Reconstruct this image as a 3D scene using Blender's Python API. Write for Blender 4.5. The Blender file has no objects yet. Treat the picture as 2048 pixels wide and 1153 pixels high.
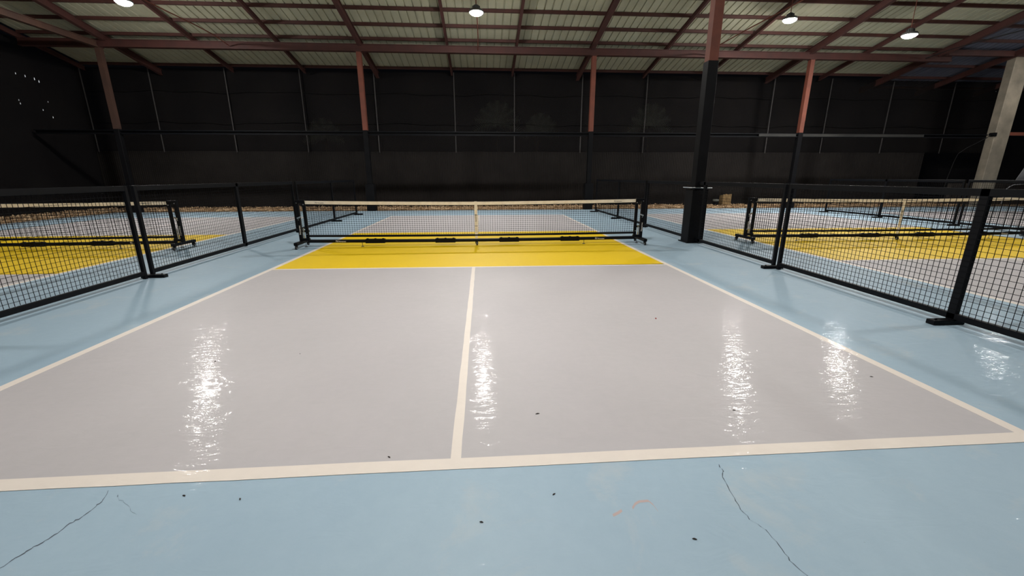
import bpy, bmesh, math, random
from mathutils import Vector, Matrix
random.seed(7)
SC = bpy.context.scene
COL = SC.collection

# ------------------------------------------------------------------ camera
cam_d = bpy.data.cameras.new('camera')
cam = bpy.data.objects.new('camera', cam_d); COL.objects.link(cam)
cam_d.sensor_fit = 'HORIZONTAL'; cam_d.sensor_width = 36.0
cam_d.lens = 833.23 / 2048.0 * 36.0
cam_d.clip_start = 0.05; cam_d.clip_end = 300
R_ = Vector((0.99760482, -0.06915079, -0.0016725))
U_ = Vector((0.01951998, 0.25824416, 0.96588246))
F_ = Vector((0.06635962, 0.96360164, -0.25897544))
m = Matrix(((R_.x, U_.x, -F_.x), (R_.y, U_.y, -F_.y), (R_.z, U_.z, -F_.z))).to_4x4()
m.translation = Vector((0.15675, -1.70447, 1.34500))
cam.matrix_world = m
SC.camera = cam

# ------------------------------------------------------------------ world, exposure, lamp strength
W = bpy.data.worlds.new('night'); SC.world = W; W.use_nodes = True
W.node_tree.nodes['Background'].inputs['Color'].default_value = (0.30, 0.36, 0.5, 1)
W.node_tree.nodes['Background'].inputs['Strength'].default_value = 0.004
SC.view_settings.view_transform = 'Standard'
SC.view_settings.look = 'None'
SC.view_settings.gamma = 1.0
SC.view_settings.use_curve_mapping = False
SC.view_settings.exposure = 0.0
LAMP = 1050.0            # emission strength of the lamp lenses
LAMP_DIM = {5: 0.55, 6: 0.55, 7: 0.3}   # share of the full output of some lamps outside the picture
LAMP_SPOTS = [          # x, y, z of every hanging lamp
    (-9.72, 12.3, 6.06), (0.08, 12.2, 5.98), (10.08, 12.75, 6.17), (13.74, 12.20, 5.64),
    (0.12, 2.3, 6.0), (-9.2, 2.1, 6.0), (9.3, 2.4, 6.0), (21.6, 13.2, 5.9),
]

# ------------------------------------------------------------------ materials
def mat(name, color, rough=0.6, metal=0.0, emit=None, estr=0.0, spec=0.5):
    M = bpy.data.materials.new(name); M.use_nodes = True
    b = M.node_tree.nodes['Principled BSDF']
    b.inputs['Base Color'].default_value = (*color, 1)
    b.inputs['Roughness'].default_value = rough
    b.inputs['Metallic'].default_value = metal
    b.inputs['Specular IOR Level'].default_value = spec
    if emit:
        b.inputs['Emission Color'].default_value = (*emit, 1)
        b.inputs['Emission Strength'].default_value = estr
    return M

def s2l(r, g, b):
    f = lambda c: ((c / 255 + 0.055) / 1.055) ** 2.4 if c > 10 else c / 255 / 12.92
    return (f(r), f(g), f(b))

class NT:
    def __init__(s, M):
        s.t = M.node_tree; s.b = s.t.nodes['Principled BSDF']
        s.geo = s.t.nodes.new('ShaderNodeNewGeometry')
    def n(s, typ, **kw):
        x = s.t.nodes.new(typ)
        for k, v in kw.items(): setattr(x, k, v)
        return x
    def l(s, a, b): s.t.links.new(a, b)
    def pos(s, sx=1, sy=1, sz=1):
        mp = s.n('ShaderNodeMapping'); mp.inputs['Scale'].default_value = (sx, sy, sz)
        s.l(s.geo.outputs['Position'], mp.inputs['Vector']); return mp.outputs['Vector']
    def noise(s, scale, detail=4, rough=0.55, vec=None, dist=0):
        x = s.n('ShaderNodeTexNoise'); x.inputs['Scale'].default_value = scale
        x.inputs['Detail'].default_value = detail; x.inputs['Roughness'].default_value = rough
        x.inputs['Distortion'].default_value = dist
        s.l(vec if vec is not None else s.geo.outputs['Position'], x.inputs['Vector']); return x.outputs['Fac']
    def ramp(s, fac, p0, c0, p1, c1):
        x = s.n('ShaderNodeValToRGB'); e = x.color_ramp.elements
        e[0].position = p0; e[0].color = (*c0, 1); e[1].position = p1; e[1].color = (*c1, 1)
        s.l(fac, x.inputs['Fac']); return x.outputs['Color']
    def mix(s, fac, a, b):
        x = s.n('ShaderNodeMix', data_type='RGBA')
        if isinstance(fac, (int, float)): x.inputs[0].default_value = fac
        else: s.l(fac, x.inputs[0])
        for v, i in ((a, 6), (b, 7)):
            if isinstance(v, tuple): x.inputs[i].default_value = (*v, 1)
            else: s.l(v, x.inputs[i])
        return x.outputs[2]
    def math(s, op, a, b=None, c=None, clamp=False):
        x = s.n('ShaderNodeMath', operation=op); x.use_clamp = clamp
        for i, v in enumerate((a, b, c)):
            if v is None: continue
            if isinstance(v, (int, float)): x.inputs[i].default_value = v
            else: s.l(v, x.inputs[i])
        return x.outputs[0]
    def bump(s, h, strength, dist=0.01, coat=False, prev=None):
        x = s.n('ShaderNodeBump'); x.inputs['Strength'].default_value = strength
        x.inputs['Distance'].default_value = dist
        s.l(h, x.inputs['Height'])
        if prev is not None: s.l(prev, x.inputs['Normal'])
        return x.outputs['Normal']

def painted_floor(name, color, alt, kind):
    """glossy acrylic court paint on roughly trowelled concrete"""
    M = mat(name, color, 0.5); q = NT(M)
    big = q.noise(0.8, 5, 0.6); fine = q.noise(14, 5, 0.65)
    f1 = q.math('MULTIPLY_ADD', big, 0.65, q.math('MULTIPLY', fine, 0.35))
    col = q.mix(q.math('MULTIPLY_ADD', f1, 2.2, -0.6, True), alt, color)
    if kind == 'blue':
        # worn greyish patches and small pits
        worn = q.noise(2.1, 8, 0.68, dist=0.4)
        wf = q.math('MULTIPLY_ADD', worn, 4.5, -2.5, True)
        col = q.mix(q.math('MULTIPLY', wf, 0.7), col, (0.45, 0.49, 0.50))
        pit = q.noise(60, 3, 0.6); pm = q.noise(1.7, 3, 0.6)
        pf = q.math('MULTIPLY', q.math('MULTIPLY_ADD', pit, 22, -15.3, True), q.math('MULTIPLY_ADD', pm, 6, -3.2, True))
        col = q.mix(q.math('MULTIPLY', pf, 0.75), col, (0.10, 0.12, 0.13))
    q.l(col, q.b.inputs['Base Color'])
    q.b.inputs['Roughness'].default_value = 0.56
    q.b.inputs['Specular IOR Level'].default_value = 0.35
    h1 = q.noise(4.0, 3, 0.5, q.pos(1.0, 1.9, 1), dist=1.2)
    h2 = q.noise(12, 2.5, 0.55, q.pos(0.55, 1.7, 1), dist=1.3)
    h2 = q.math('MULTIPLY', h2, q.math('MULTIPLY_ADD', q.noise(1.1, 2), 2.4, -0.35, True))
    nb = q.bump(h1, 0.10, 0.02); nb2 = q.bump(h2, 0.46 if kind != 'blue' else 0.34, 0.0075, prev=nb)
    q.l(nb, q.b.inputs['Normal']); q.l(nb2, q.b.inputs['Coat Normal'])
    q.b.inputs['Coat Weight'].default_value = 0.155 if kind != 'blue' else 0.12
    q.b.inputs['Coat Roughness'].default_value = 0.085
    q.b.inputs['Coat IOR'].default_value = 1.45
    return M

M_BLUE = painted_floor('blue_court_paint', s2l(158, 180, 194), s2l(145, 168, 184), 'blue')
M_GREY = painted_floor('grey_court_paint', s2l(182, 177, 178), s2l(172, 168, 169), 'grey')
M_YELLOW = painted_floor('yellow_kitchen_paint', s2l(230, 193, 4), s2l(219, 183, 5), 'yellow')
M_LINE = painted_floor('white_line_paint', s2l(226, 216, 205), s2l(214, 204, 194), 'line')

def noisy(name, c1, c2, scale, rough, bump=0.0, metal=0.0, bscale=None, detail=5):
    M = mat(name, c1, rough, metal); q = NT(M)
    q.l(q.ramp(q.noise(scale, detail), 0.3, c1, 0.7, c2), q.b.inputs['Base Color'])
    if bump: q.l(q.bump(q.noise(bscale or scale * 4, 4), bump, 0.01), q.b.inputs['Normal'])
    return M

M_BLACK = noisy('black_powder_coat', (0.003, 0.0033, 0.0045), (0.005, 0.0055, 0.007), 6, 0.5, 0.05)
M_BLACK.node_tree.nodes['Principled BSDF'].inputs['Specular IOR Level'].default_value = 0.12
M_BLACKP = noisy('black_column_paint', (0.0035, 0.0035, 0.0042), (0.006, 0.006, 0.007), 3, 0.55, 0.1)
M_BLACKP.node_tree.nodes['Principled BSDF'].inputs['Specular IOR Level'].default_value = 0.1
M_NETB = mat('black_net_cord', (0.005, 0.005, 0.006), 0.8, spec=0.1)
M_TAPE = noisy('white_net_tape', s2l(228, 218, 200), s2l(212, 200, 182), 12, 0.7, 0.1)
M_PRINT_W = mat('white_print', s2l(225, 220, 212), 0.6)
M_PRINT_B = mat('black_print', (0.02, 0.02, 0.02), 0.6)
M_STEEL = mat('bright_steel', (0.6, 0.6, 0.6), 0.3, 1.0)
M_RUBBER = mat('wheel_rubber', (0.015, 0.015, 0.016), 0.55)
M_HUB = mat('grey_wheel_hub', (0.30, 0.30, 0.31), 0.5)
M_RED = noisy('red_oxide_primer', s2l(68, 32, 26), s2l(54, 25, 20), 3, 0.75, 0.15)
M_ORANGE = noisy('orange_red_primer', s2l(112, 58, 42), s2l(92, 48, 35), 3, 0.7, 0.1)
M_PRIMER_DIM = noisy('primer_in_dim_light', s2l(74, 48, 36), s2l(52, 34, 27), 1.5, 0.75, 0.1)  # same primer darkened; the dim light at far left is in the colour
M_SHEET = noisy('pale_roof_sheet', s2l(170, 168, 145), s2l(154, 152, 131), 1.2, 0.55, 0.05)
M_SHEETB = noisy('grey_blue_roof_sheet', s2l(92, 94, 108), s2l(76, 78, 92), 1.2, 0.6, 0.05)
M_GALV = noisy('galvanised_post', (0.045, 0.040, 0.039), (0.028, 0.025, 0.025), 5, 0.6, 0.1)
M_WALL = noisy('black_corrugated_sheet', (0.019, 0.0165, 0.0152), (0.012, 0.0105, 0.0100), 1.0, 0.8, 0.05)
M_WALL.node_tree.nodes['Principled BSDF'].inputs['Specular IOR Level'].default_value = 0.12
M_CONC = noisy('raw_concrete', s2l(142, 132, 116), s2l(106, 99, 87), 1.6, 0.85, 0.4, bscale=12)
M_BLOCK = noisy('grey_block_wall', s2l(70, 64, 60), s2l(52, 47, 44), 3, 0.9, 0.5, bscale=20)
M_SOIL = noisy('dry_soil', s2l(168, 144, 112), s2l(128, 104, 78), 9, 0.95, 0.7, bscale=30)
M_LEAFDRY = noisy('dry_leaves', s2l(216, 190, 154), s2l(164, 132, 98), 2.3, 0.85)
M_CRACK = mat('crack_dark', (0.07, 0.09, 0.11), 0.9)
M_STAIN = mat('rust_stain', s2l(178, 158, 154), 0.7)
M_BIT = mat('dead_leaf_bit', (0.035, 0.025, 0.02), 0.8)
M_BITR = mat('red_leaf_bit', s2l(130, 50, 44), 0.8)
M_FROND = noisy('palm_leaf', (0.13, 0.15, 0.11), (0.08, 0.095, 0.07), 4, 0.8)
M_TRUNK = mat('dark_trunk', (0.012, 0.010, 0.008), 0.9)
M_CABLE = mat('dark_cable', (0.014, 0.013, 0.013), 0.8, spec=0.15)
M_SEAM = mat('net_seam', (0.0075, 0.0068, 0.0066), 0.9, spec=0.1)
M_RAILG = noisy('mottled_grey_rail', (0.022, 0.021, 0.018), (0.004, 0.004, 0.004), 0.9, 0.8)
M_DARKSTEEL = mat('dark_steel', (0.03, 0.028, 0.025), 0.5)
M_HOUSE = mat('lamp_housing', (0.10, 0.10, 0.10), 0.5, 0.3)
M_LENS = mat('lamp_lens', (0.9, 0.9, 0.9), 0.4, emit=(1.0, 0.975, 0.935), estr=LAMP)
M_GLINT = mat('far_lamp', (0.9, 0.9, 0.9), 0.4, emit=(0.9, 0.95, 1.0), estr=0.55)
M_BOX = noisy('weathered_wood', s2l(150, 124, 84), s2l(110, 88, 56), 8, 0.8, 0.4)
M_BUCK = mat('grey_plastic', (0.16, 0.17, 0.15), 0.6)
M_WHITE = mat('white_sheet', (0.6, 0.6, 0.62), 0.6)

def shade_net():
    M = mat('black_shade_netting', (0.030, 0.026, 0.025), 0.9)
    q = NT(M)
    q.l(q.ramp(q.noise(0.7, 5), 0.3, (0.014, 0.012, 0.0115), 0.7, (0.008, 0.007, 0.007)), q.b.inputs['Base Color'])
    q.b.inputs['Specular IOR Level'].default_value = 0.1
    tr = q.n('ShaderNodeBsdfTransparent'); mx = q.n('ShaderNodeMixShader')
    mx.inputs[0].default_value = 0.72
    out = q.t.nodes['Material Output']
    q.l(tr.outputs[0], mx.inputs[1]); q.l(q.b.outputs[0], mx.inputs[2]); q.l(mx.outputs[0], out.inputs['Surface'])
    return M
M_SHADE = shade_net()

# ------------------------------------------------------------------ mesh helpers
def add_box(bm, x0, x1, y0, y1, z0, z1):
    v = [bm.verts.new((x, y, z)) for z in (z0, z1) for y in (y0, y1) for x in (x0, x1)]
    for f in ((0, 2, 3, 1), (4, 5, 7, 6), (0, 1, 5, 4), (2, 6, 7, 3), (0, 4, 6, 2), (1, 3, 7, 5)):
        bm.faces.new([v[i] for i in f])
    return v

def add_bar(bm, p, q, w, h=None, n=4, up=Vector((0, 0, 1))):
    """prism with n sides from p to q (w, h full widths)"""
    p, q = Vector(p), Vector(q); d = (q - p).normalized(); h = h or w
    if abs(d.dot(up)) > 0.999: up = Vector((0, 1, 0))
    s = d.cross(up).normalized(); u = s.cross(d)
    rings = []
    for c in (p, q):
        if n == 4: ofs = [(-.5, -.5), (.5, -.5), (.5, .5), (-.5, .5)]
        else: ofs = [(.5 * math.cos(2 * math.pi * k / n), .5 * math.sin(2 * math.pi * k / n)) for k in range(n)]
        rings.append([bm.verts.new(c + s * a * w + u * b * h) for a, b in ofs])
    a, b = rings
    for i in range(n): bm.faces.new((a[i], a[(i + 1) % n], b[(i + 1) % n], b[i]))
    bm.faces.new(a[::-1]); bm.faces.new(b)

def add_path(bm, pts, w, h=None, n=4):
    """one continuous tube along pts"""
    pts = [Vector(p) for p in pts]; h = h or w; prev = None
    for i, c in enumerate(pts):
        d = (pts[min(i + 1, len(pts) - 1)] - pts[max(i - 1, 0)]).normalized()
        up = Vector((0, 0, 1)) if abs(d.z) < 0.95 else Vector((0, 1, 0))
        s = d.cross(up).normalized(); u = s.cross(d)
        if n == 4: ofs = [(-.5, -.5), (.5, -.5), (.5, .5), (-.5, .5)]
        else: ofs = [(.5 * math.cos(2 * math.pi * k / n), .5 * math.sin(2 * math.pi * k / n)) for k in range(n)]
        r = [bm.verts.new(c + s * a * w + u * b * h) for a, b in ofs]
        if prev:
            for k in range(n): bm.faces.new((prev[k], prev[(k + 1) % n], r[(k + 1) % n], r[k]))
        else: bm.faces.new(r[::-1])
        prev = r
    bm.faces.new(prev)

def add_lathe(bm, prof, n=20, axis='z', c=(0, 0, 0)):
    """prof: (r, h) pairs"""
    rings = []
    for r, h in prof:
        ring = []
        for k in range(n):
            a = 2 * math.pi * k / n; x, y = r * math.cos(a), r * math.sin(a)
            co = {'z': (x, y, h), 'x': (h, x, y), 'y': (x, h, y)}[axis]
            ring.append(bm.verts.new((co[0] + c[0], co[1] + c[1], co[2] + c[2])))
        rings.append(ring)
    for a, b in zip(rings, rings[1:]):
        for k in range(n): bm.faces.new((a[k], a[(k + 1) % n], b[(k + 1) % n], b[k]))
    bm.faces.new(rings[0][::-1]); bm.faces.new(rings[-1])

def obj(name, bm, m, parent=None, loc=(0, 0, 0), bevel=0.0, smooth=False):
    bmesh.ops.recalc_face_normals(bm, faces=bm.faces)
    if bevel:
        bmesh.ops.bevel(bm, geom=list(bm.edges), offset=bevel, segments=1, affect='EDGES', profile=0.5)
    me = bpy.data.meshes.new(name); bm.to_mesh(me); bm.free()
    if m: me.materials.append(m)
    if smooth:
        for p in me.polygons: p.use_smooth = True
    o = bpy.data.objects.new(name, me); COL.objects.link(o); o.location = loc
    if parent: o.parent = parent
    return o

def thing(name, label, cat, loc=(0, 0, 0), group=None):
    o = bpy.data.objects.new(name, None); COL.objects.link(o); o.location = loc
    o.empty_display_size = 0.2
    return tag(o, label, cat, group)

def tag(o, label, cat, group=None):
    o['label'] = label; o['category'] = cat
    if group: o['group'] = group
    return o

def struct(o): o['kind'] = 'structure'; return o

def dup(root, loc, label, group=None):
    r = root.copy(); COL.objects.link(r); r.location = loc; r['label'] = label
    if group: r['group'] = group
    for ch in list(root.children):
        c = ch.copy(); COL.objects.link(c); c.parent = r
        for g in list(ch.children):
            d = g.copy(); COL.objects.link(d); d.parent = c
    return r

B = bmesh.new

# ------------------------------------------------------------------ floor with its painted courts
bm = B(); add_box(bm, -14.1, 33, -7, 15.85, -0.15, 0)
floor = struct(obj('floor', bm, M_BLUE))
bm = B(); add_box(bm, -17.5, 34, 15.8, 22, -0.3, -0.02); add_box(bm, -17.5, -14.05, -7, 15.85, -0.3, -0.03)
ground = struct(obj('trim_1', bm, M_SOIL)); ground['label'] = 'bare dry soil strip beyond the blue slab'

def patch(name, pts, z, m, parent=floor, t=0.0):
    """thin painted area; pts given around its outline"""
    b = B(); v = [b.verts.new((x, y, z)) for x, y in pts]
    b.faces.new(v)
    f = bmesh.ops.extrude_face_region(b, geom=list(b.faces))
    for g in f['geom']:
        if isinstance(g, bmesh.types.BMVert): g.co.z = 0.0
    return obj(name, b, m, parent)

def strip(name, p0, p1, w0, w1, z, m, n=24, wob=0.002):
    """painted line with hand-taped edges"""
    p0, p1 = Vector((*p0, 0)), Vector((*p1, 0)); d = (p1 - p0).normalized(); s = Vector((-d.y, d.x, 0))
    L, Rr = [], []
    for i in range(n + 1):
        t = i / n; c = p0.lerp(p1, t); w = w0 + (w1 - w0) * t
        L.append(c + s * (w / 2 + random.uniform(-wob, wob))); Rr.append(c - s * (w / 2 + random.uniform(-wob, wob)))
    return patch(name, [(a.x, a.y) for a in L + Rr[::-1]], z, m)

def court(cx, xl=-3.03, xr=3.03, nb=0.037, fb=13.34):
    l, r = cx + xl, cx + xr
    patch('grey_service_area', [(l, nb), (r, nb), (r, 4.60), (l, 4.60)], 0.0010, M_GREY)
    patch('grey_service_area', [(l, 8.80), (r, 8.80), (r, fb), (l, fb)], 0.0010, M_GREY)
    patch('yellow_kitchen_area', [(l, 4.60), (r, 4.55), (r, 8.80), (l, 8.80)], 0.0010, M_YELLOW)
    strip('court_line', (l - .01, 0.037), (r + .03, 0.037), 0.083, 0.080, 0.0022, M_LINE)            # near baseline
    strip('court_line', (l - .01, fb), (r + .01, fb), 0.07, 0.07, 0.0022, M_LINE)                    # far baseline
    strip('court_line', (l, 0), (l, fb), 0.072, 0.06, 0.0020, M_LINE)
    strip('court_line', (r + .01, 0), (r, fb), 0.072, 0.06, 0.0020, M_LINE)
    strip('court_line', (l, 4.635), (r, 4.535), 0.05, 0.05, 0.0022, M_LINE)                          # kitchen lines
    strip('court_line', (l, 8.83), (r, 8.78), 0.05, 0.05, 0.0022, M_LINE)
    strip('court_line', (cx, 0.04), (cx, 4.59), 0.052, 0.050, 0.0018, M_LINE)                        # centre lines
    strip('court_line', (cx + .01, 8.80), (cx + .01, fb), 0.05, 0.05, 0.0018, M_LINE)

court(0.0)
court(-8.98, xl=-3.33)
court(8.95)
court(17.9)

def crack(pts, w):
    b = B(); out = []
    P = []
    for a, c in zip(pts, pts[1:]):
        for k in range(4):
            t = k / 4; P.append((a[0] + (c[0] - a[0]) * t + random.uniform(-.004, .004), a[1] + (c[1] - a[1]) * t + random.uniform(-.004, .004)))
    P.append(pts[-1])
    L, Rr = [], []
    for i, p in enumerate(P):
        ww = w * random.uniform(0.35, 1.2) * (0.3 if i in (0, len(P) - 1) else 1)
        L.append((p[0] - ww / 2, p[1] + ww / 2)); Rr.append((p[0] + ww / 2, p[1] - ww / 2))
    for i in range(len(P) - 1):
        v = [b.verts.new((*q, 0.0006)) for q in (L[i], L[i + 1], Rr[i + 1], Rr[i])]
        b.faces.new(v)
    return obj('floor_crack', b, M_CRACK, floor)
crack([(-1.524, -0.025), (-1.497, -0.087), (-1.499, -0.129), (-1.502, -0.182), (-1.522, -0.214), (-1.524, -0.262), (-1.538, -0.296), (-1.556, -0.332), (-1.571, -0.369), (-1.581, -0.409), (-1.60, -0.46)], 0.005)
crack([(-1.46, -0.06), (-1.452, -0.075), (-1.40, -0.11), (-1.345, -0.148), (-1.29, -0.185)], 0.0025)
crack([(1.266, -0.06), (1.262, -0.10), (1.235, -0.152), (1.221, -0.251), (1.207, -0.321), (1.212, -0.388), (1.24, -0.439), (1.248, -0.514), (1.241, -0.577), (1.257, -0.633), (1.262, -0.70)], 0.0035)
def smear(pts, w):
    b = B()
    for (x0, y0), (x1, y1) in zip(pts, pts[1:]):
        v = [b.verts.new(c) for c in ((x0, y0 + w, .0005), (x1, y1 + w, .0005), (x1, y1 - w * .6, .0005), (x0, y0 - w * .6, .0005))]
        b.faces.new(v)
    return obj('rust_stain', b, M_STAIN, floor)
smear([(0.665, -0.330), (0.69, -0.318), (0.71, -0.306)], 0.009)
smear([(0.758, -0.298), (0.778, -0.275), (0.80, -0.263), (0.84, -0.262), (0.852, -0.285), (0.858, -0.32)], 0.008)

# ------------------------------------------------------------------ back wall: corrugated sheets, shade netting above
bm = B(); add_box(bm, -16.5, 21.95, 18.46, 18.52, -0.02, 2.44)
wall_back = struct(obj('wall_back', bm, M_WALL))
def corr_sheet():
    b = B(); w, n = 1.0, 12; prof = []
    for i in range(n + 1):
        x = w * i / n
        prof += [(x, 0.0)] if i == n else [(x, 0.0), (x + w / n * .38, 0.0), (x + w / n * .5, -.018), (x + w / n * .88, -.018)]
    lo = [b.verts.new((x, y, 0)) for x, y in prof]; hi = [b.verts.new((x, y, 2.44)) for x, y in prof]
    for i in range(len(prof) - 1): b.faces.new((lo[i], lo[i + 1], hi[i + 1], hi[i]))
    f = bmesh.ops.extrude_face_region(b, geom=list(b.faces))
    for g in f['geom']:
        if isinstance(g, bmesh.types.BMVert): g.co.y += 0.012
    return b
cs = obj('corrugated_sheet', corr_sheet(), M_WALL, wall_back, (-16.5, 18.44, 0.0))
x = -15.48
while x < 21.6:
    c = cs.copy(); COL.objects.link(c); c.parent = wall_back
    c.location = (x, 18.44 - random.uniform(0, .008), random.uniform(-.01, .01)); x += 0.985

def net_wall(name, x0, x1, y0, y1, z0, z1, nx, nz):
    """sagging cloth wall between two points in plan"""
    b = B(); g = []
    for j in range(nz + 1):
        row = []
        for i in range(nx + 1):
            t, s = i / nx, j / nz
            off = 0.04 * math.sin(t * nx * 1.7) * math.sin(s * math.pi) + random.uniform(-.01, .01)
            dx, dy = (0, off) if abs(x1 - x0) > abs(y1 - y0) else (off, 0)
            row.append(b.verts.new((x0 + (x1 - x0) * t + dx, y0 + (y1 - y0) * t + dy, z0 + (z1 - z0) * s)))
        g.append(row)
    for j in range(nz):
        for i in range(nx): b.faces.new((g[j][i], g[j][i + 1], g[j + 1][i + 1], g[j + 1][i]))
    return struct(obj(name, b, M_SHADE, smooth=True))
nb_ = net_wall('trim_2', -16.6, 26.0, 18.5, 18.5, 2.44, 5.75, 90, 8); nb_['label'] = 'black shade netting above the corrugated wall'
nl_ = net_wall('wall_left', -16.5, -16.5, 18.5, -7.0, -0.02, 6.2, 50, 8); nl_['label'] = 'black shade netting closing the left side'
for z, j in ((3.62, .10), (4.85, .06)):
    bm = B(); pts = []
    for i in range(120):
        xx = -16.4 + 42 * i / 119
        pts.append((xx, 18.42, z + .03 * math.sin(xx * 1.3) + .02 * math.sin(xx * 3.1 + j)))
    add_path(bm, pts, 0.012, 0.02); obj('net_seam', bm, M_SEAM, nb_)

# thin grey posts that hold the netting under the eave
POSTS = [(-16.3, 5.7, 'thin grey post in the far left corner of the back netting'),
         (-13.62, 5.75, 'thin grey post under the eave just right of the leftmost red column'),
         (-10.58, 5.78, 'second thin grey post to the right of the leftmost red column'),
         (-7.52, 5.76, 'first thin grey post left of the middle net, halfway to the left column'),
         (-4.42, 5.72, 'thin grey post close behind the red column at left of centre'),
         (-1.0, 5.72, 'thin grey post under the eave, just left of the net strap'),
         (1.66, 5.74, 'thin grey post under the eave, just right of the net strap'),
         (4.71, 5.72, 'thin grey post close behind the red column at right of centre'),
         (7.68, 5.74, 'thin grey post between the right of centre column and the large black column'),
         (10.7, 5.74, 'thin grey post hidden behind the large black column'),
         (13.68, 5.72, 'thin grey post just left of the rightmost red column'),
         (16.45, 5.7, 'thin grey post just right of the rightmost red column'),
         (19.52, 5.6, 'thin grey post midway between the rightmost red column and the concrete column'),
         (22.65, 5.6, 'thin grey post nearest the concrete column')]
for px, zt, lab in POSTS:
    bm = B(); add_bar(bm, (0, 0, 2.40), (0, 0, zt), 0.045, 0.045, n=8)
    p = obj('netting_post', bm, M_GALV, None, (px, 18.36, 0))
    tag(p, lab, 'post', 'thin posts carrying the back netting')

# ------------------------------------------------------------------ roof
def zr(y, z0=6.08): return z0 - 0.209 * (y - 15.85)
Y_EAVE, Y_TOP = 18.16, -7.0
bm = B(); add_bar(bm, (-16.0, Y_EAVE, zr(Y_EAVE) + .262), (18.85, Y_EAVE, zr(Y_EAVE) + .262), .05, .02)
ceiling = struct(obj('ceiling', bm, M_RED)); ceiling['label'] = 'metal roof over the courts, with pale ribbed sheets'

def roof_sheet(w, ribs, y0, y1, z0, m):
    """pan with trapezoid ribs standing up, seen from below as grooves"""
    b = B(); prof = []; p = w / ribs
    for i in range(ribs):
        x = i * p
        prof += [(x, .0), (x + p * .80, .0), (x + p * .845, .035), (x + p * .955, .035)]
    prof.append((w, 0))
    A = [b.verts.new((x, y0, zr(y0, z0) + .25 + h)) for x, h in prof]
    C = [b.verts.new((x, y1, zr(y1, z0) + .25 + h)) for x, h in prof]
    for i in range(len(prof) - 1): b.faces.new((A[i], A[i + 1], C[i + 1], C[i]))
    bmesh.ops.recalc_face_normals(b, faces=b.faces)
    f = bmesh.ops.extrude_face_region(b, geom=list(b.faces))
    for g in f['geom']:
        if isinstance(g, bmesh.types.BMVert): g.co.z += 0.006
    return b
WS = 1.08
rs = obj('roof_sheet', roof_sheet(WS + .01, 4, Y_EAVE + .06, Y_TOP, 6.08, M_SHEET), M_SHEET, ceiling, (-16.0, 0, 0))
x = -16.0 + WS
while x < 18.7:
    c = rs.copy(); COL.objects.link(c); c.parent = ceiling; c.location = (x, 0, random.uniform(0, .006)); x += WS
def purlin(x0, x1, y, z0=6.08, m=M_RED, w=.055, h=.10):
    b = B(); z = zr(y, z0) + .15
    add_box(b, x0, x1, y - w / 2, y + w / 2, z, z + h - .004)
    add_box(b, x0, x1, y - w / 2 - .001, y + w * .8, z - .002, z + .006)   # lower lip of the channel
    return obj('purlin', b, m, ceiling)
y = 15.87
ys = [18.10, 16.75] + [15.86 - .915 * k for k in range(0, 25)]
for y in ys: purlin(-16.0, 18.85, y)
def rafter(x, y0, y1, w, h, z0=6.08, m=M_RED, name='rafter'):
    b = B()
    # bottom chord, web, top chord of a C/I shaped member
    for (hw, a, c) in ((w / 2, -h + .15, -h + .168), (w * .22, -h + .168, .135), (w / 2, .135, .149)):
        v = []
        for yy in (y0, y1):
            for dx, dz in ((-hw, a), (hw, a), (hw, c), (-hw, c)): v.append(b.verts.new((x + dx, yy, zr(yy, z0) + dz)))
        b.faces.new(v[0:4]); b.faces.new(v[4:8][::-1])
        for k in range(4): b.faces.new((v[k], v[4 + k], v[4 + (k + 1) % 4], v[(k + 1) % 4]))
    return obj(name, b, m, ceiling)
for x in (-16.0, -10.15, -7.23, -1.06, 1.56, 7.42, 10.25, 15.70): rafter(x, 18.26, Y_TOP, .085, .155)
for x in (-13.15, -4.26, 4.48, 13.28): rafter(x, 18.42, Y_TOP, .14, .23)
rafter(18.75, 19.35, Y_TOP, .13, .25)
# second, dimmer roof on the right
bm = B(); add_bar(bm, (18.7, 19.2, zr(19.2, 5.98) + .26), (33, 19.2, zr(19.2, 5.98) + .26), .05, .02)
ceiling2 = struct(obj('ceiling', bm, M_RED)); ceiling2['label'] = 'adjoining darker grey roof on the far right'
r2 = obj('roof_sheet', roof_sheet(WS + .01, 4, 19.25, 2.0, 5.98, M_SHEETB), M_SHEETB, ceiling2, (18.9, 0, 0))
x = 18.9 + WS
while x < 32:
    c = r2.copy(); COL.objects.link(c); c.parent = ceiling2; c.location = (x, 0, 0); x += WS
for y in (19.1, 18.05, 16.95, 15.9, 14.95, 14.0, 13.05, 12.1, 11.2, 10.3):
    o = purlin(18.85, 32.5, y, 5.98); o.parent = ceiling2
for x in (21.75, 24.9, 28.0): o = rafter(x, 19.4, 2.0, .11, .22, 5.98); o.parent = ceiling2

# long beams over the columns
def ibeam(name, p0, p1, w, z0, z1, m, axis='x'):
    b = B(); t = .02
    for hw, a, c in ((w / 2, z0, z0 + t * 2.2), (w * .30, z0 + t * 2.2, z1 - t), (w / 2, z1 - t, z1)):
        if axis == 'x': add_box(b, p0[0], p1[0], p0[1] - hw, p0[1] + hw, a, c)
        else: add_box(b, p0[0] - hw, p0[0] + hw, p0[1], p1[1], a, c)
    return obj(name, b, m)
tag(ibeam('roof_beam', (-16.0, 15.85), (19.3, 15.85), .18, 5.83, 6.075, M_RED), 'long dark red beam across the picture on top of the rear columns', 'beam')
tag(ibeam('roof_beam', (18.85, 15.60), (33, 15.60), .16, 6.0, 6.2, M_RED), 'dark red beam of the right hand roof, on the concrete column', 'beam')
tag(ibeam('tie_beam', (-13.4, 2.0), (-13.4, 15.74), .16, 5.80, 6.0, M_PRIMER_DIM, 'y'), 'dark red tie beam running towards the viewer at upper left', 'beam')
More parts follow.
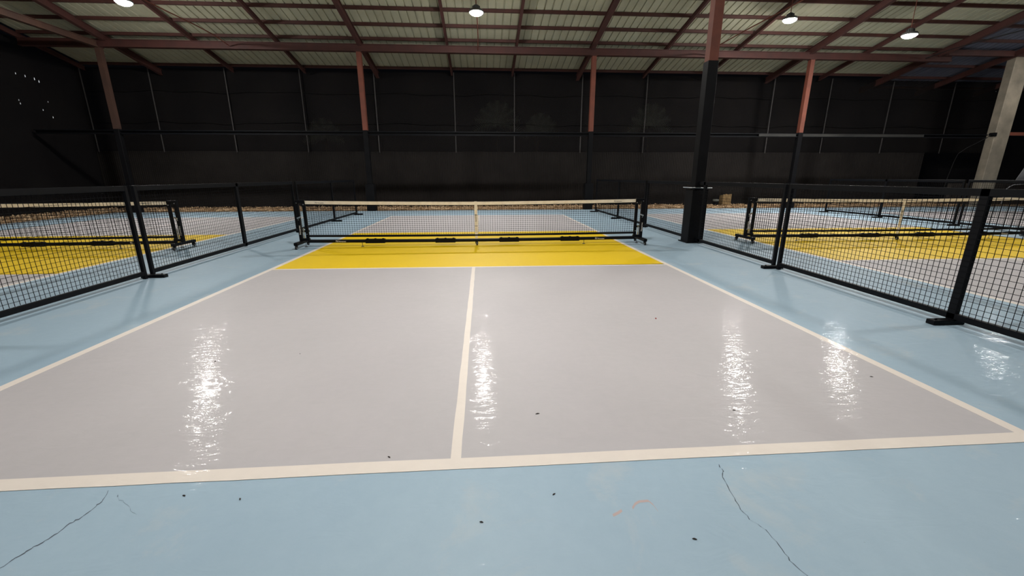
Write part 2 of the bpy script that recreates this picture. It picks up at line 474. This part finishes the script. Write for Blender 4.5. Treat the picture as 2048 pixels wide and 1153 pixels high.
# conduits running along the courts
for px, lab in ((-8.85, 'thin red conduit beside the upper left lamp'), (0.09, 'thin red conduit behind the centre lamp'),
                (8.95, 'thin red conduit beside the lamp right of the black column'), (18.1, 'thin conduit under the right edge of the roof')):
    bm = B(); pts = [(px + .02 * math.sin(k * 1.3), 15.8 - k * 1.0, 5.99 + .02 * math.sin(k) + (.11 * min(k, 4) if abs(px) < 1 else 0)) for k in range(21)]
    pts[0] = (px, 15.73, 5.92)
    add_path(bm, pts, .035, .035, n=6)
    tag(obj('conduit', bm, M_ORANGE if px < 12 else M_CABLE), lab, 'pipe')

# ------------------------------------------------------------------ columns
def rear_column(cx, label, mu=None):
    t = thing('steel_column', label, 'column', (cx, 15.85, 0), 'red columns along the rear')
    b = B()
    for hw, a, c in ((.085, -.085, -.07), (.03, -.07, .07), (.085, .07, .085)): add_box(b, -hw, hw, a, c, 3.08, 5.83)
    add_box(b, -.082, -.07, -.07, .07, 3.08, 5.83); add_box(b, .07, .082, -.07, .07, 3.08, 5.83)
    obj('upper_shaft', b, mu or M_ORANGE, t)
    b = B(); add_box(b, -.09, .09, -.09, .09, 1.05, 3.08); obj('lower_shaft', b, M_BLACKP, t, bevel=.006)
    b = B(); add_box(b, -.17, .17, -.17, .17, 0, 1.05); obj('pedestal', b, M_BLACKP, t, bevel=.01)
    b = B(); add_box(b, -.13, .13, -.11, .11, 1.05, 1.07); obj('base_plate', b, M_BLACK, t)
    b = B(); add_box(b, -.12, .12, -.10, .10, 5.81, 5.83); obj('cap_plate', b, M_RED, t)
    return t
rear_column(-13.4, 'leftmost red column, dim, beside the dark left netting', M_PRIMER_DIM)
rear_column(-4.32, 'red and black column behind the left half of the middle net')
rear_column(4.55, 'red and black column behind the right half of the middle net')
rear_column(13.38, 'red and black column behind the right court')

t = thing('front_column', 'large black column with red top standing in the right hand fence line', 'column', (4.55, 6.79, 0))
b = B(); add_box(b, -.165, .165, -.16, .16, 0, 1.08); obj('pedestal', b, M_BLACKP, t, bevel=.008)
b = B(); add_box(b, -.10, .10, -.10, .10, 1.08, 3.45); obj('lower_shaft', b, M_BLACKP, t, bevel=.006)
b = B(); add_box(b, -.088, .088, -.088, -.076, 3.45, zr(6.79)); add_box(b, -.088, .088, .076, .088, 3.45, zr(6.79))
add_box(b, -.088, -.074, -.076, .076, 3.45, zr(6.79)); add_box(b, .03, .044, -.076, .076, 3.45, zr(6.79))
obj('upper_shaft', b, M_ORANGE, t)
b = B(); add_box(b, -.20, .20, -.19, .19, 0, .02); obj('base_plate', b, M_BLACK, t)
b = B(); add_path(b, [(-.20, -.19, 1.12), (.21, -.19, 1.115)], .02, .02, 6); add_path(b, [(-.20, -.19, 1.12), (-.20, .19, 1.12)], .02, .02, 6)
obj('clamp_band', b, M_STEEL, t)

t = thing('concrete_column', 'tall pale concrete column at the right edge', 'column', (22.2, 15.72, 0))
b = B(); v = add_box(b, -.34, .34, -.16, .16, 0, 6.0); obj('shaft', b, M_CONC, t, bevel=.015)
b = B(); add_box(b, -.42, -.30, -.20, .0, 2.95, 3.10); add_box(b, -.50, -.40, -.20, -.05, 3.0, 3.06); obj('bracket', b, M_BLACKP, t)
# horizontal rail between the columns
t = thing('horizontal_rail', 'dark horizontal rail joining the rear columns at mid height', 'rail', (0, 15.85, 0))
segs = [(-16.3, -13.49), (-13.31, -4.41), (-4.23, 4.46), (4.64, 13.29), (13.47, 21.85)]
for a, c in segs:
    b = B(); add_box(b, a, c, -.04, .04, 2.90, 2.935); add_box(b, a, c, -.04, .04, 3.015, 3.05); add_box(b, a, c, .025, .04, 2.935, 3.015)
    obj('rail_length', b, M_BLACK, t)
for a, c in ((11.6, 13.2), (13.5, 18.9)):
    b = B(); add_box(b, a, c, -.055, -.041, 2.925, 3.03); obj('face_plate', b, M_RAILG, t)  # added plates that make stretches of the rail a brighter, mottled grey
bm = B(); add_box(bm, 22.54, 33, 15.56, 15.64, 2.99, 3.12)
tag(obj('red_rail', bm, M_ORANGE), 'orange red rail running right from the concrete column', 'rail')
bm = B(); add_path(bm, [(21.7, 15.6, 2.98), (21.3, 15.6, 2.75), (20.8, 15.6, 2.5), (20.45, 15.6, 2.25), (20.35, 15.6, 1.9), (20.25, 15.6, 1.3), (20.2, 15.6, .75), (20.2, 15.6, .02)], .018, .018, 6)
tag(obj('hanging_cable', bm, M_CABLE), 'thin bent cable hanging from the concrete column towards the left', 'cable')
bm = B(); add_box(bm, 22.9, 34, 17.6, 17.8, -.02, .98)
low = struct(obj('wall_right', bm, M_BLOCK)); low['label'] = 'low grey block wall behind the concrete column'
bs = None
for row in range(5):
    for k in range(26):
        xx = 22.9 + k * .41 + (.2 if row % 2 else 0)
        if xx > 33.4: continue
        if bs is None:
            b = B(); add_box(b, 0, .395, -.012, .03, 0, .185); bs = obj('block', b, M_BLOCK, low, (xx, 17.59, row * .195), bevel=.004)
        else:
            c = bs.copy(); COL.objects.link(c); c.parent = low; c.location = (xx, 17.59 + random.uniform(-.004, .004), row * .195)
net_wall('wall_far', 22.0, 34.0, 19.6, 19.6, -.02, 5.6, 30, 8)['label'] = 'black netting behind the low block wall'

# white panel at the right edge and its bent tube
t = thing('white_panel', 'white slanted panel with pale bent tube at the right edge above the block wall', 'panel', (25.35, 17.2, 0))
b = B(); v = [b.verts.new(c) for c in ((0.28, 0, 1.02), (1.2, 0, 1.0), (1.2, 0, 1.9), (.62, 0, 1.75))]; b.faces.new(v)
f = bmesh.ops.extrude_face_region(b, geom=list(b.faces))
for g in f['geom']:
    if isinstance(g, bmesh.types.BMVert): g.co.y += .03
obj('sheet', b, M_WHITE, t)
b = B(); add_path(b, [(-.1, 0, .02), (-.05, 0, .70), (.12, 0, .84), (.3, 0, .92), (.9, 0, .95), (1.2, 0, 1.0)], .04, .04, 6); obj('bent_tube', b, M_WHITE, t)

# ------------------------------------------------------------------ lamps
def make_lamp():
    t = thing('hanging_lamp', '', 'lamp')
    b = B(); add_lathe(b, [(.205, .0), (.215, .03), (.19, .07), (.10, .085), (.09, .17), (.05, .20)], 24); obj('housing', b, M_HOUSE, t, smooth=True)
    b = B()
    for k in range(12):
        a = k * math.pi / 6; add_bar(b, (.095 * math.cos(a), .095 * math.sin(a), .085), (.095 * math.cos(a), .095 * math.sin(a), .165), .035, .008)
    obj('cooling_fins', b, M_HOUSE, t)
    b = B(); add_lathe(b, [(.012, -.085), (.09, -.074), (.15, -.048), (.19, -.012), (.196, .002)], 24); obj('lens', b, M_LENS, t, smooth=True)
    return t
lamp = make_lamp()
LL = ['bright round lamp cut by the top edge at upper left', 'bright round lamp at the top centre above the middle net',
      'bright round lamp just right of the black column', 'rightmost bright round lamp under the roof',
      'round lamp above the near half of the middle court, out of the picture', 'round lamp above the near half of the left court, out of the picture',
      'round lamp above the near half of the right court, out of the picture', 'round lamp beyond the right edge of the picture']
for i, (x, y, z) in enumerate(LAMP_SPOTS):
    if i == 0: lamp.location = (x, y, z); lamp['label'] = LL[0]; lamp['group'] = 'lamps under the roof'; L = lamp
    else: L = dup(lamp, (x, y, z), LL[i], 'lamps under the roof')
for k_, L_ in enumerate([o for o in COL.objects if o.name.startswith('hanging_lamp')]):
    x, y, z = L_.location
    if k_ in LAMP_DIM:
        for c in L_.children:
            if c.name.startswith('lens'):
                c.data = c.data.copy(); M_ = M_LENS.copy(); c.data.materials[0] = M_
                M_.node_tree.nodes['Principled BSDF'].inputs['Emission Strength'].default_value = LAMP * LAMP_DIM[k_]
    b = B(); add_bar(b, (0, 0, .19), (0, 0, zr(y) + .145 - z), .022, .022, n=8); obj('stem', b, M_ORANGE, L_)

# ------------------------------------------------------------------ court nets
def text_mesh(s, size, m, parent, loc, rot, name='lettering'):
    cu = bpy.data.curves.new(name, 'FONT'); cu.body = s; cu.size = size; cu.align_x = 'LEFT'; cu.extrude = 0.0008
    o = bpy.data.objects.new('tmp', cu); COL.objects.link(o)
    bpy.context.view_layer.update()
    me = bpy.data.meshes.new_from_object(o.evaluated_get(bpy.context.evaluated_depsgraph_get()))
    bpy.data.objects.remove(o); me.name = name
    me.materials.clear(); me.materials.append(m)
    r = bpy.data.objects.new(name, me); COL.objects.link(r); r.parent = parent; r.location = loc; r.rotation_euler = rot
    return r

HALF = 3.40
def ztop(x): return 0.862 + 0.036 * (min(abs(x), 3.3) / 3.3) ** 1.6
def zlow(x): return 0.016 * (abs(x) / 3.3) ** 2
def make_net():
    t = thing('pickleball_net', '', 'net', (0, 6.705, 0))
    xs = [-3.27 + 6.54 * i / 40 for i in range(41)]
    # top tape
    b = B(); add_path(b, [(x, 0, ztop(x) - .030) for x in xs], .016, .062); tape = obj('top_tape', b, M_TAPE, t)
    text_mesh('N', .045, M_PRINT_B, tape, (-3.06, -.0095, ztop(-3.0) - .047), (math.pi / 2, 0, 0))
    text_mesh('Novantec', .030, M_PRINT_B, tape, (-3.015, -.0095, ztop(-3.0) - .044), (math.pi / 2, 0, 0))
    text_mesh('N', .045, M_PRINT_B, tape, (2.80, -.0095, ztop(2.9) - .047), (math.pi / 2, 0, 0))
    text_mesh('Novantec', .030, M_PRINT_B, tape, (2.845, -.0095, ztop(2.9) - .044), (math.pi / 2, 0, 0))
    # dark hem under the tape
    b = B(); add_path(b, [(x, .002, ztop(x) - .068) for x in xs], .010, .012); obj('net_hem', b, M_NETB, t)
    # cord grid
    b = B(); nx = int(6.5 / .0465)
    zb = lambda x: .205 + zlow(x)
    for i in range(nx + 1):
        x = -3.25 + 6.5 * i / nx; add_bar(b, (x, 0, zb(x)), (x, 0, ztop(x) - .06), .0030)
    nz = 15
    for j in range(1, nz):
        s = j / nz; pts = [(x, 0, zb(x) + (ztop(x) - .06 - zb(x)) * s) for x in [-3.25 + 6.5 * i / 30 for i in range(31)]]
        add_path(b, pts, .0030)
        for i in range(nx + 1):
            x = -3.25 + 6.5 * i / nx; z = zb(x) + (ztop(x) - .06 - zb(x)) * s
            add_box(b, x - .0042, x + .0042, -.0042, .0042, z - .0042, z + .0042)
    g = obj('net_mesh', b, M_NETB, t)
    # bottom rod, lower crossbar and its sleeves
    b = B(); add_path(b, [(x, 0, .206 + zlow(x)) for x in xs], .040, .044, 8); obj('bottom_rod', b, M_BLACK, t)
    b = B(); add_path(b, [(x, 0, .104 + zlow(x)) for x in xs], .060, .066, 8); bar = obj('crossbar', b, M_BLACK, t)
    text_mesh('N', .058, M_PRINT_W, bar, (-2.74, -.0335, .098), (math.pi / 2, 0, 0))
    text_mesh('Novantec', .036, M_PRINT_W, bar, (-2.685, -.0335, .101), (math.pi / 2, 0, 0))
    text_mesh('N', .058, M_PRINT_W, bar, (2.44, -.0335, .096), (math.pi / 2, 0, 0))
    text_mesh('Novantec', .036, M_PRINT_W, bar, (2.495, -.0335, .099), (math.pi / 2, 0, 0))
    for a, c in ((-2.17, -1.79), (-.80, -.40), (.48, .88), (1.73, 2.12)):
        b = B(); zz = .104 + zlow((a + c) / 2)
        add_box(b, a, c, -.037, .037, zz - .041, zz + .041)
        for k in (.1, .5, .9): add_box(b, a + (c - a) * k - .02, a + (c - a) * k + .02, -.02, .02, zz + .041, zz + .052)
        obj('sleeve', b, M_BLACK, t, bevel=.004)
    # centre strap
    b = B(); add_box(b, -.028 + .02, .028 + .02, -.014, -.008, .145, .866); add_box(b, -.008, .048, -.014, .014, .862, .868)
    st = obj('centre_strap', b, M_TAPE, t)
    b = B(); add_box(b, .052, .060, .008, .014, .235, .60); obj('strap_end', b, M_TAPE, t)
    text_mesh('Novantec', .040, M_PRINT_B, st, (.032, -.0155, .47), (math.pi / 2, -math.pi / 2 - .06, 0))
    for z in (.385, .60):
        b = B(); add_box(b, -.010, .050, -.0165, -.014, z, z + .008); obj('strap_stitching', b, M_CABLE, st)
    # adjusting feet
    for x in (-2.24, 2.22):
        b = B(); add_bar(b, (x, 0, .012), (x, 0, .08), .010, n=8); add_lathe(b, [(.030, 0), (.030, .008), (.010, .014)], 12, c=(x, 0, 0))
        obj('levelling_foot', b, M_DARKSTEEL, t)
    def caster(x, y, dy, dx=0):
        b = B(); add_box(b, x - .022, x + .022, y - .02, y + .02, .066, .074)
        for s in (-1, 1): add_bar(b, (x + s * .02, y, .068), (x + s * .02 + dx, y + dy, .036), .005, .026)
        c = obj('caster', b, M_BLACK, t)
        b = B(); add_lathe(b, [(.020, -.015), (.0345, -.013), (.0345, .013), (.020, .015)], 16, 'x', (x + dx, y + dy, .0345)); obj('wheel', b, M_RUBBER, c)
        b = B(); add_lathe(b, [(.010, -.018), (.017, -.016), (.017, .016), (.010, .018)], 12, 'x', (x + dx, y + dy, .0345)); obj('wheel_hub', b, M_HUB, c)
    caster(.02, 0, -.02, .01)
    for s in (-1, 1):
        X = s * HALF
        b = B(); add_box(b, X - .030, X + .030, -.03, .03, .10, .905); up = obj('upright', b, M_BLACK, t, bevel=.004)
        b = B(); add_box(b, s * 3.275 - .027, s * 3.275 + .027, -.022, .022, .165, .885); obj('net_post', b, M_BLACK, t, bevel=.004)
        b = B(); add_box(b, min(s * 3.25, s * 3.43), max(s * 3.25, s * 3.43), -.034, .034, .858, .912); obj('top_bracket', b, M_BLACK, t, bevel=.006)
        b = B(); add_box(b, min(s * 3.24, s * 3.42), max(s * 3.24, s * 3.42), -.032, .032, .13, .18); obj('lower_bracket', b, M_BLACK, t, bevel=.005)
        # hinge bolts, clamp lever, ratchet
        for bx, bz, br in ((s * 3.275, .83, .013), (X, .86, .011), (X, .54, .010), (s * 3.275, .26, .010)):
            b = B(); add_lathe(b, [(br * .8, -.037), (br, -.032), (br, .0)], 10, 'y', (bx, 0, bz)); obj('bolt', b, M_STEEL, t)
        b = B(); add_bar(b, (X - s * .06, -.036, .60), (X + s * .015, -.05, .57), .016, .026); obj('clamp_lever', b, M_STEEL, t)
        b = B(); add_lathe(b, [(.014, .18), (.014, .235), (.008, .24), (.008, .30), (.010, .305), (.010, .38)], 10, 'z', (s * 3.335, -.01, 0)); obj('tension_crank', b, M_STEEL, t)
        b = B(); add_box(b, X - .014, X + .012, -.0316, -.0300, .235, .475); lab = obj('label_strip', b, M_BLACK, up)
        text_mesh('Novantec', .046, M_PRINT_W, up, (X + .018, -.0325, .25), (math.pi / 2, -math.pi / 2, 0))
        b = B(); add_box(b, X - .035, X + .035, -.30, .31, .075, .128); obj('foot_beam', b, M_BLACK, t, bevel=.006)
        caster(X, -.265, -.015); caster(X, .275, .015)
        b = B(); add_bar(b, (X - s * .06, .03, .010), (X - s * .06, .03, .11), .010, n=8); add_lathe(b, [(.032, 0), (.032, .008), (.01, .014)], 12, c=(X - s * .06, .03, 0)); obj('levelling_foot', b, M_DARKSTEEL, t)
    return t
net = make_net()
net['label'] = 'wheeled net across the middle court, fully in view'; net['group'] = 'wheeled court nets'
dup(net, (-9.08, 6.80, 0), 'wheeled net on the left court, seen through the left fence', 'wheeled court nets')
dup(net, (9.08, 6.73, 0), 'wheeled net on the right court, seen through the right fence', 'wheeled court nets')

# ------------------------------------------------------------------ divider fences
def fence_panel(X, y0, y1, ymid, label, group, foot_dir, mid_foot=True, near_foot=True, far_foot=False, h=1.235):
    t = thing('divider_fence', label, 'fence', (X, y0, 0), group)
    L = y1 - y0; ym = ymid - y0; w = .045
    b = B(); add_box(b, -w / 2, w / 2, 0, w, .002, h); obj('post', b, M_BLACK, t, bevel=.003)
    b = B(); add_box(b, -w / 2, w / 2, L - w, L, .002, h); obj('post', b, M_BLACK, t, bevel=.003)
    b = B(); add_box(b, -w / 2, w / 2, ym - .036, ym + .036, .046 if mid_foot else .04, h); obj('post', b, M_BLACK, t, bevel=.003)
    b = B(); add_box(b, -w / 2, w / 2, w, L - w, .052, .107); obj('bottom_rail', b, M_BLACK, t, bevel=.003)
    b = B(); add_box(b, -w / 2, w / 2, w, L - w, h - .065, h); obj('top_rail', b, M_BLACK, t, bevel=.003)
    b = B(); n = int(L / .05)
    for i in range(1, n):
        y = L * i / n
        if abs(y - ym) < .036: continue
        add_bar(b, (-w / 2 - .002, y, .107), (-w / 2 - .002, y, h - .065), .0036)
    z = .15
    while z < h - .07:
        k = 12; add_path(b, [(-w / 2 - .002, w + (L - 2 * w) * i / k, z + random.uniform(-.0012, .0012)) for i in range(k + 1)], .0036)
        z += .05
    obj('wire_mesh', b, M_NETB, t)
    feet = ([-.03] if near_foot else []) + ([ym] if mid_foot else []) + ([L - .02] if far_foot else [])
    for y in feet:
        b = B(); a, c = (-.10, .21) if foot_dir > 0 else (-.21, .10)
        add_box(b, a, c, y - .04, y + .04, 0, .045); obj('foot', b, M_BLACK, t, bevel=.005)
        b = B(); add_lathe(b, [(.011, .045), (.011, .052), (.006, .056)], 8, c=(c - .05 if foot_dir > 0 else a + .05, y, 0)); obj('bolt', b, M_BLACK, t)
    return t
GL, GR, GF = 'fence panels left of the middle court', 'fence panels right of the middle court', 'fence panels beyond the right court'
fence_panel(-4.45, -.62, 4.17, 1.78, 'nearest black mesh fence panel on the left, cut by the left edge', GL, 1, mid_foot=True, near_foot=True)
fence_panel(-4.45, 4.27, 9.05, 6.66, 'black mesh fence panel on the left, ending beside the middle net', GL, 1, mid_foot=False)
fence_panel(-4.42, 9.15, 14.02, 11.66, 'farthest black mesh fence panel on the left, beyond the middle net', GL, 1, far_foot=True)
fence_panel(4.52, -.72, 4.08, 1.70, 'nearest black mesh fence panel on the right, cut by the right edge', GR, -1)
fence_panel(4.54, 4.18, 9.38, 6.45, 'black mesh fence panel passing the black column on the right', GR, -1, mid_foot=False)
fence_panel(4.54, 9.48, 14.5, 11.76, 'farthest black mesh fence panel right of the middle court', GR, -1, far_foot=True)
fence_panel(13.22, 4.15, 8.98, 6.6, 'black mesh fence panel beyond the right net, nearer one', GF, -1)
fence_panel(13.22, 9.06, 13.6, 11.34, 'black mesh fence panel beyond the right net, farther one', GF, -1, far_foot=True)

# ------------------------------------------------------------------ litter and small things
def leaf_litter(n, fx, name, label):
    b = B()
    for i in range(n):
        x, y = fx(); s = random.uniform(.02, .075); a = random.uniform(0, 6.28); z = random.uniform(.0, .045)
        c, d = math.cos(a) * s, math.sin(a) * s; h = random.uniform(-.03, .04)
        v = [b.verts.new(p) for p in ((x - c, y - d, z), (x - d * .45, y + c * .45, z + h + .02), (x + c, y + d, z + .01), (x + d * .45, y - c * .45, z + .015))]
        b.faces.new(v[:3]); b.faces.new((v[0], v[2], v[3]))
    o = obj(name, b, M_LEAFDRY); tag(o, label, 'leaves'); o['kind'] = 'stuff'; return o
def fx_back():
    x = random.uniform(-16.2, 22.6); y = random.uniform(15.92, 18.15) if random.random() < .6 else 15.92 + abs(random.gauss(0, .35))
    if 11.0 < x < 12.1 and y > 17.5: y -= 1.2
    if y < 16.12 and min(abs(x - c) for c in (-13.4, -4.32, 4.55, 13.38, 22.2)) < .45: x += .95
    return x, min(y, 18.2)
def fx_left(): return random.uniform(-16.2, -14.2), random.uniform(4, 15.9)
def fx_all(): return fx_back() if random.random() < .8 else fx_left()
leaf_litter(19000, fx_all, 'leaf_litter', 'tan dead leaves and grit along the back and left netting')

bits = [(1.822, 2.038, .022, 'reddish curled leaf bit on grey paint, right of the centre line'), (-1.295, 1.424, .006, 'tiny dark speck on grey paint, left of the centre line'),
        (-1.877, 1.33, .011, 'dark leaf bit above the left lamp reflection'), (-0.33, .108, .009, 'dark leaf bit just above the near baseline'),
        (-1.167, -.09, .008, 'dark leaf bit on blue paint, left, right below the baseline'), (-.912, -.128, .007, 'small dark crumb on blue paint near the baseline, left of centre'),
        (.941, -.465, .009, 'curled dark leaf bit on blue paint at lower right of centre'), (.127, -.326, .008, 'dark leaf bit on blue paint at bottom centre'),
        (.443, -.196, .008, 'dark curved leaf bit on blue paint below the centre line'), (.453, .443, .012, 'dark crumb on grey paint right of the centre line end'),
        (2.813, .738, .010, 'dark crumb on grey paint near the right side line'), (1.62, .397, .009, 'dark leaf bit on grey paint below the middle right reflection')]
for x, y, s, lab in bits:
    b = B(); a = random.uniform(0, 3); top = []
    n = 5; L1, R1 = [], []
    for i in range(n + 1):
        u = (i / n - .5) * 2; wd = .35 * s * (1 - u * u) + .0008; hz = .0045 + .35 * s * (1 - abs(u)) * .6
        cx, cy = u * s * math.cos(a), u * s * math.sin(a) + .25 * s * (1 - u * u)
        L1.append((cx - wd * math.sin(a), cy + wd * math.cos(a), .0028)); R1.append((cx + wd * math.sin(a), cy - wd * math.cos(a), .0028)); top.append((cx, cy, hz))
    V = [[b.verts.new(p) for p in r] for r in (L1, top, R1)]
    for i in range(n):
        b.faces.new((V[0][i], V[0][i + 1], V[1][i + 1], V[1][i])); b.faces.new((V[1][i], V[1][i + 1], V[2][i + 1], V[2][i]))
    tag(obj('leaf_bit', b, M_BITR if 'reddish' in lab else M_BIT, None, (x, y, -.0006 if y < 0 else 0)), lab, 'leaf', 'leaf bits lying on the court')

# wooden block and small bucket by the back wall
t = thing('wooden_crate', 'upright brown wooden crate against the back wall, right of the black column', 'crate', (11.73, 17.9, 0))
for k in range(4):
    b = B(); add_box(b, -.21 + k * .105, -.112 + k * .105, -.17, -.15, .02, .50 + .02 * (k % 2)); obj('slat', b, M_BOX, t)
b = B(); add_box(b, -.20, .20, -.149, .15, 0, .46); obj('box_body', b, M_BOX, t, bevel=.01)
t = thing('small_bucket', 'small grey bucket with pale rim beside the wooden crate', 'bucket', (11.25, 17.85, 0))
b = B(); add_lathe(b, [(.10, 0), (.13, .25), (.125, .25), (.10, .22)], 16); obj('bucket_body', b, M_BLACKP, t)
b = B(); add_lathe(b, [(.13, .19), (.14, .19), (.142, .27), (.13, .27)], 16); obj('rim', b, M_BUCK, t)

# lamps of another place glinting through the left netting
GL_ = [(15.92, 4.95, .013, 'leftmost bright glint in the upper row on the dark left netting'), (16.24, 4.93, .017, 'second bright glint from the left in the upper row'),
       (16.56, 4.90, .019, 'third bright glint from the left in the upper row'), (16.71, 4.84, .019, 'rightmost bright glint in the upper row'),
       (15.79, 3.93, .013, 'lower of the two faint glints at far left'), (15.77, 4.04, .010, 'upper of the two faint glints at far left'),
       (16.57, 3.82, .013, 'faint glint in the middle of the lower cluster'), (16.85, 4.15, .010, 'faint glint highest and rightmost in the lower cluster'),
       (16.89, 3.6, .015, 'faint glint at the bottom of the lower cluster')]
for y, z, s, lab in GL_:
    b = B(); add_lathe(b, [(.003, -s * 2.4), (s * .45, -s), (s * .5, 0), (s * .3, s), (.003, s * 2.4)], 8)
    tag(obj('distant_light', b, M_GLINT, None, (-16.47, y, z)), lab, 'light', 'distant lights on the left')

# palm fronds behind the netting
def palm(x, y, z0, label, n=9, ln=1.1, lean=0):
    t = thing('palm', label, 'palm', (x, y, -.02))
    b = B(); add_path(b, [(0, 0, 0), (.04, 0, z0 * .5), (.02, 0, z0)], .14, .14, 8); obj('trunk', b, M_TRUNK, t)
    for k in range(n):
        a = math.pi * (k + .5) / n; b = B(); pts = []
        for i in range(9):
            u = i / 8; r = ln * u
            pts.append(Vector((r * math.cos(a) + lean * u, -.25 * u, z0 + r * math.sin(a) * 1.15 - .55 * u * u * ln * (1 - .5 * math.sin(a)))))
        add_path(b, pts, .012)
        for i in range(1, 9):
            d = (pts[i] - pts[i - 1]).normalized(); s = Vector((-d.z, 0, d.x)); l = .34 * math.sin(math.pi * (i + 1) / 10.5)
            for sg in (-1, 1):
                for ofs in (0, .5):
                    p = pts[i - 1].lerp(pts[i], ofs); e = p + s * sg * l + d * l * .55
                    v = [b.verts.new(p), b.verts.new(p + d * .045), b.verts.new(e)]; b.faces.new(v)
        obj('frond', b, M_FROND, t)
    return t
palm(.95, 19.9, 3.75, 'faint palm behind the back netting right of the net strap', 9, 1.25)
palm(2.9, 20.2, 3.5, 'fainter palm behind the back netting near the right rear column', 7, .95, .2)
palm(-7.5, 20.6, 3.2, 'hardly visible palm behind the netting on the left', 7, 1.0)
palm(8.6, 20.2, 3.8, 'hardly visible palm behind the netting near the black column', 8, 1.2)

bpy.context.view_layer.update()
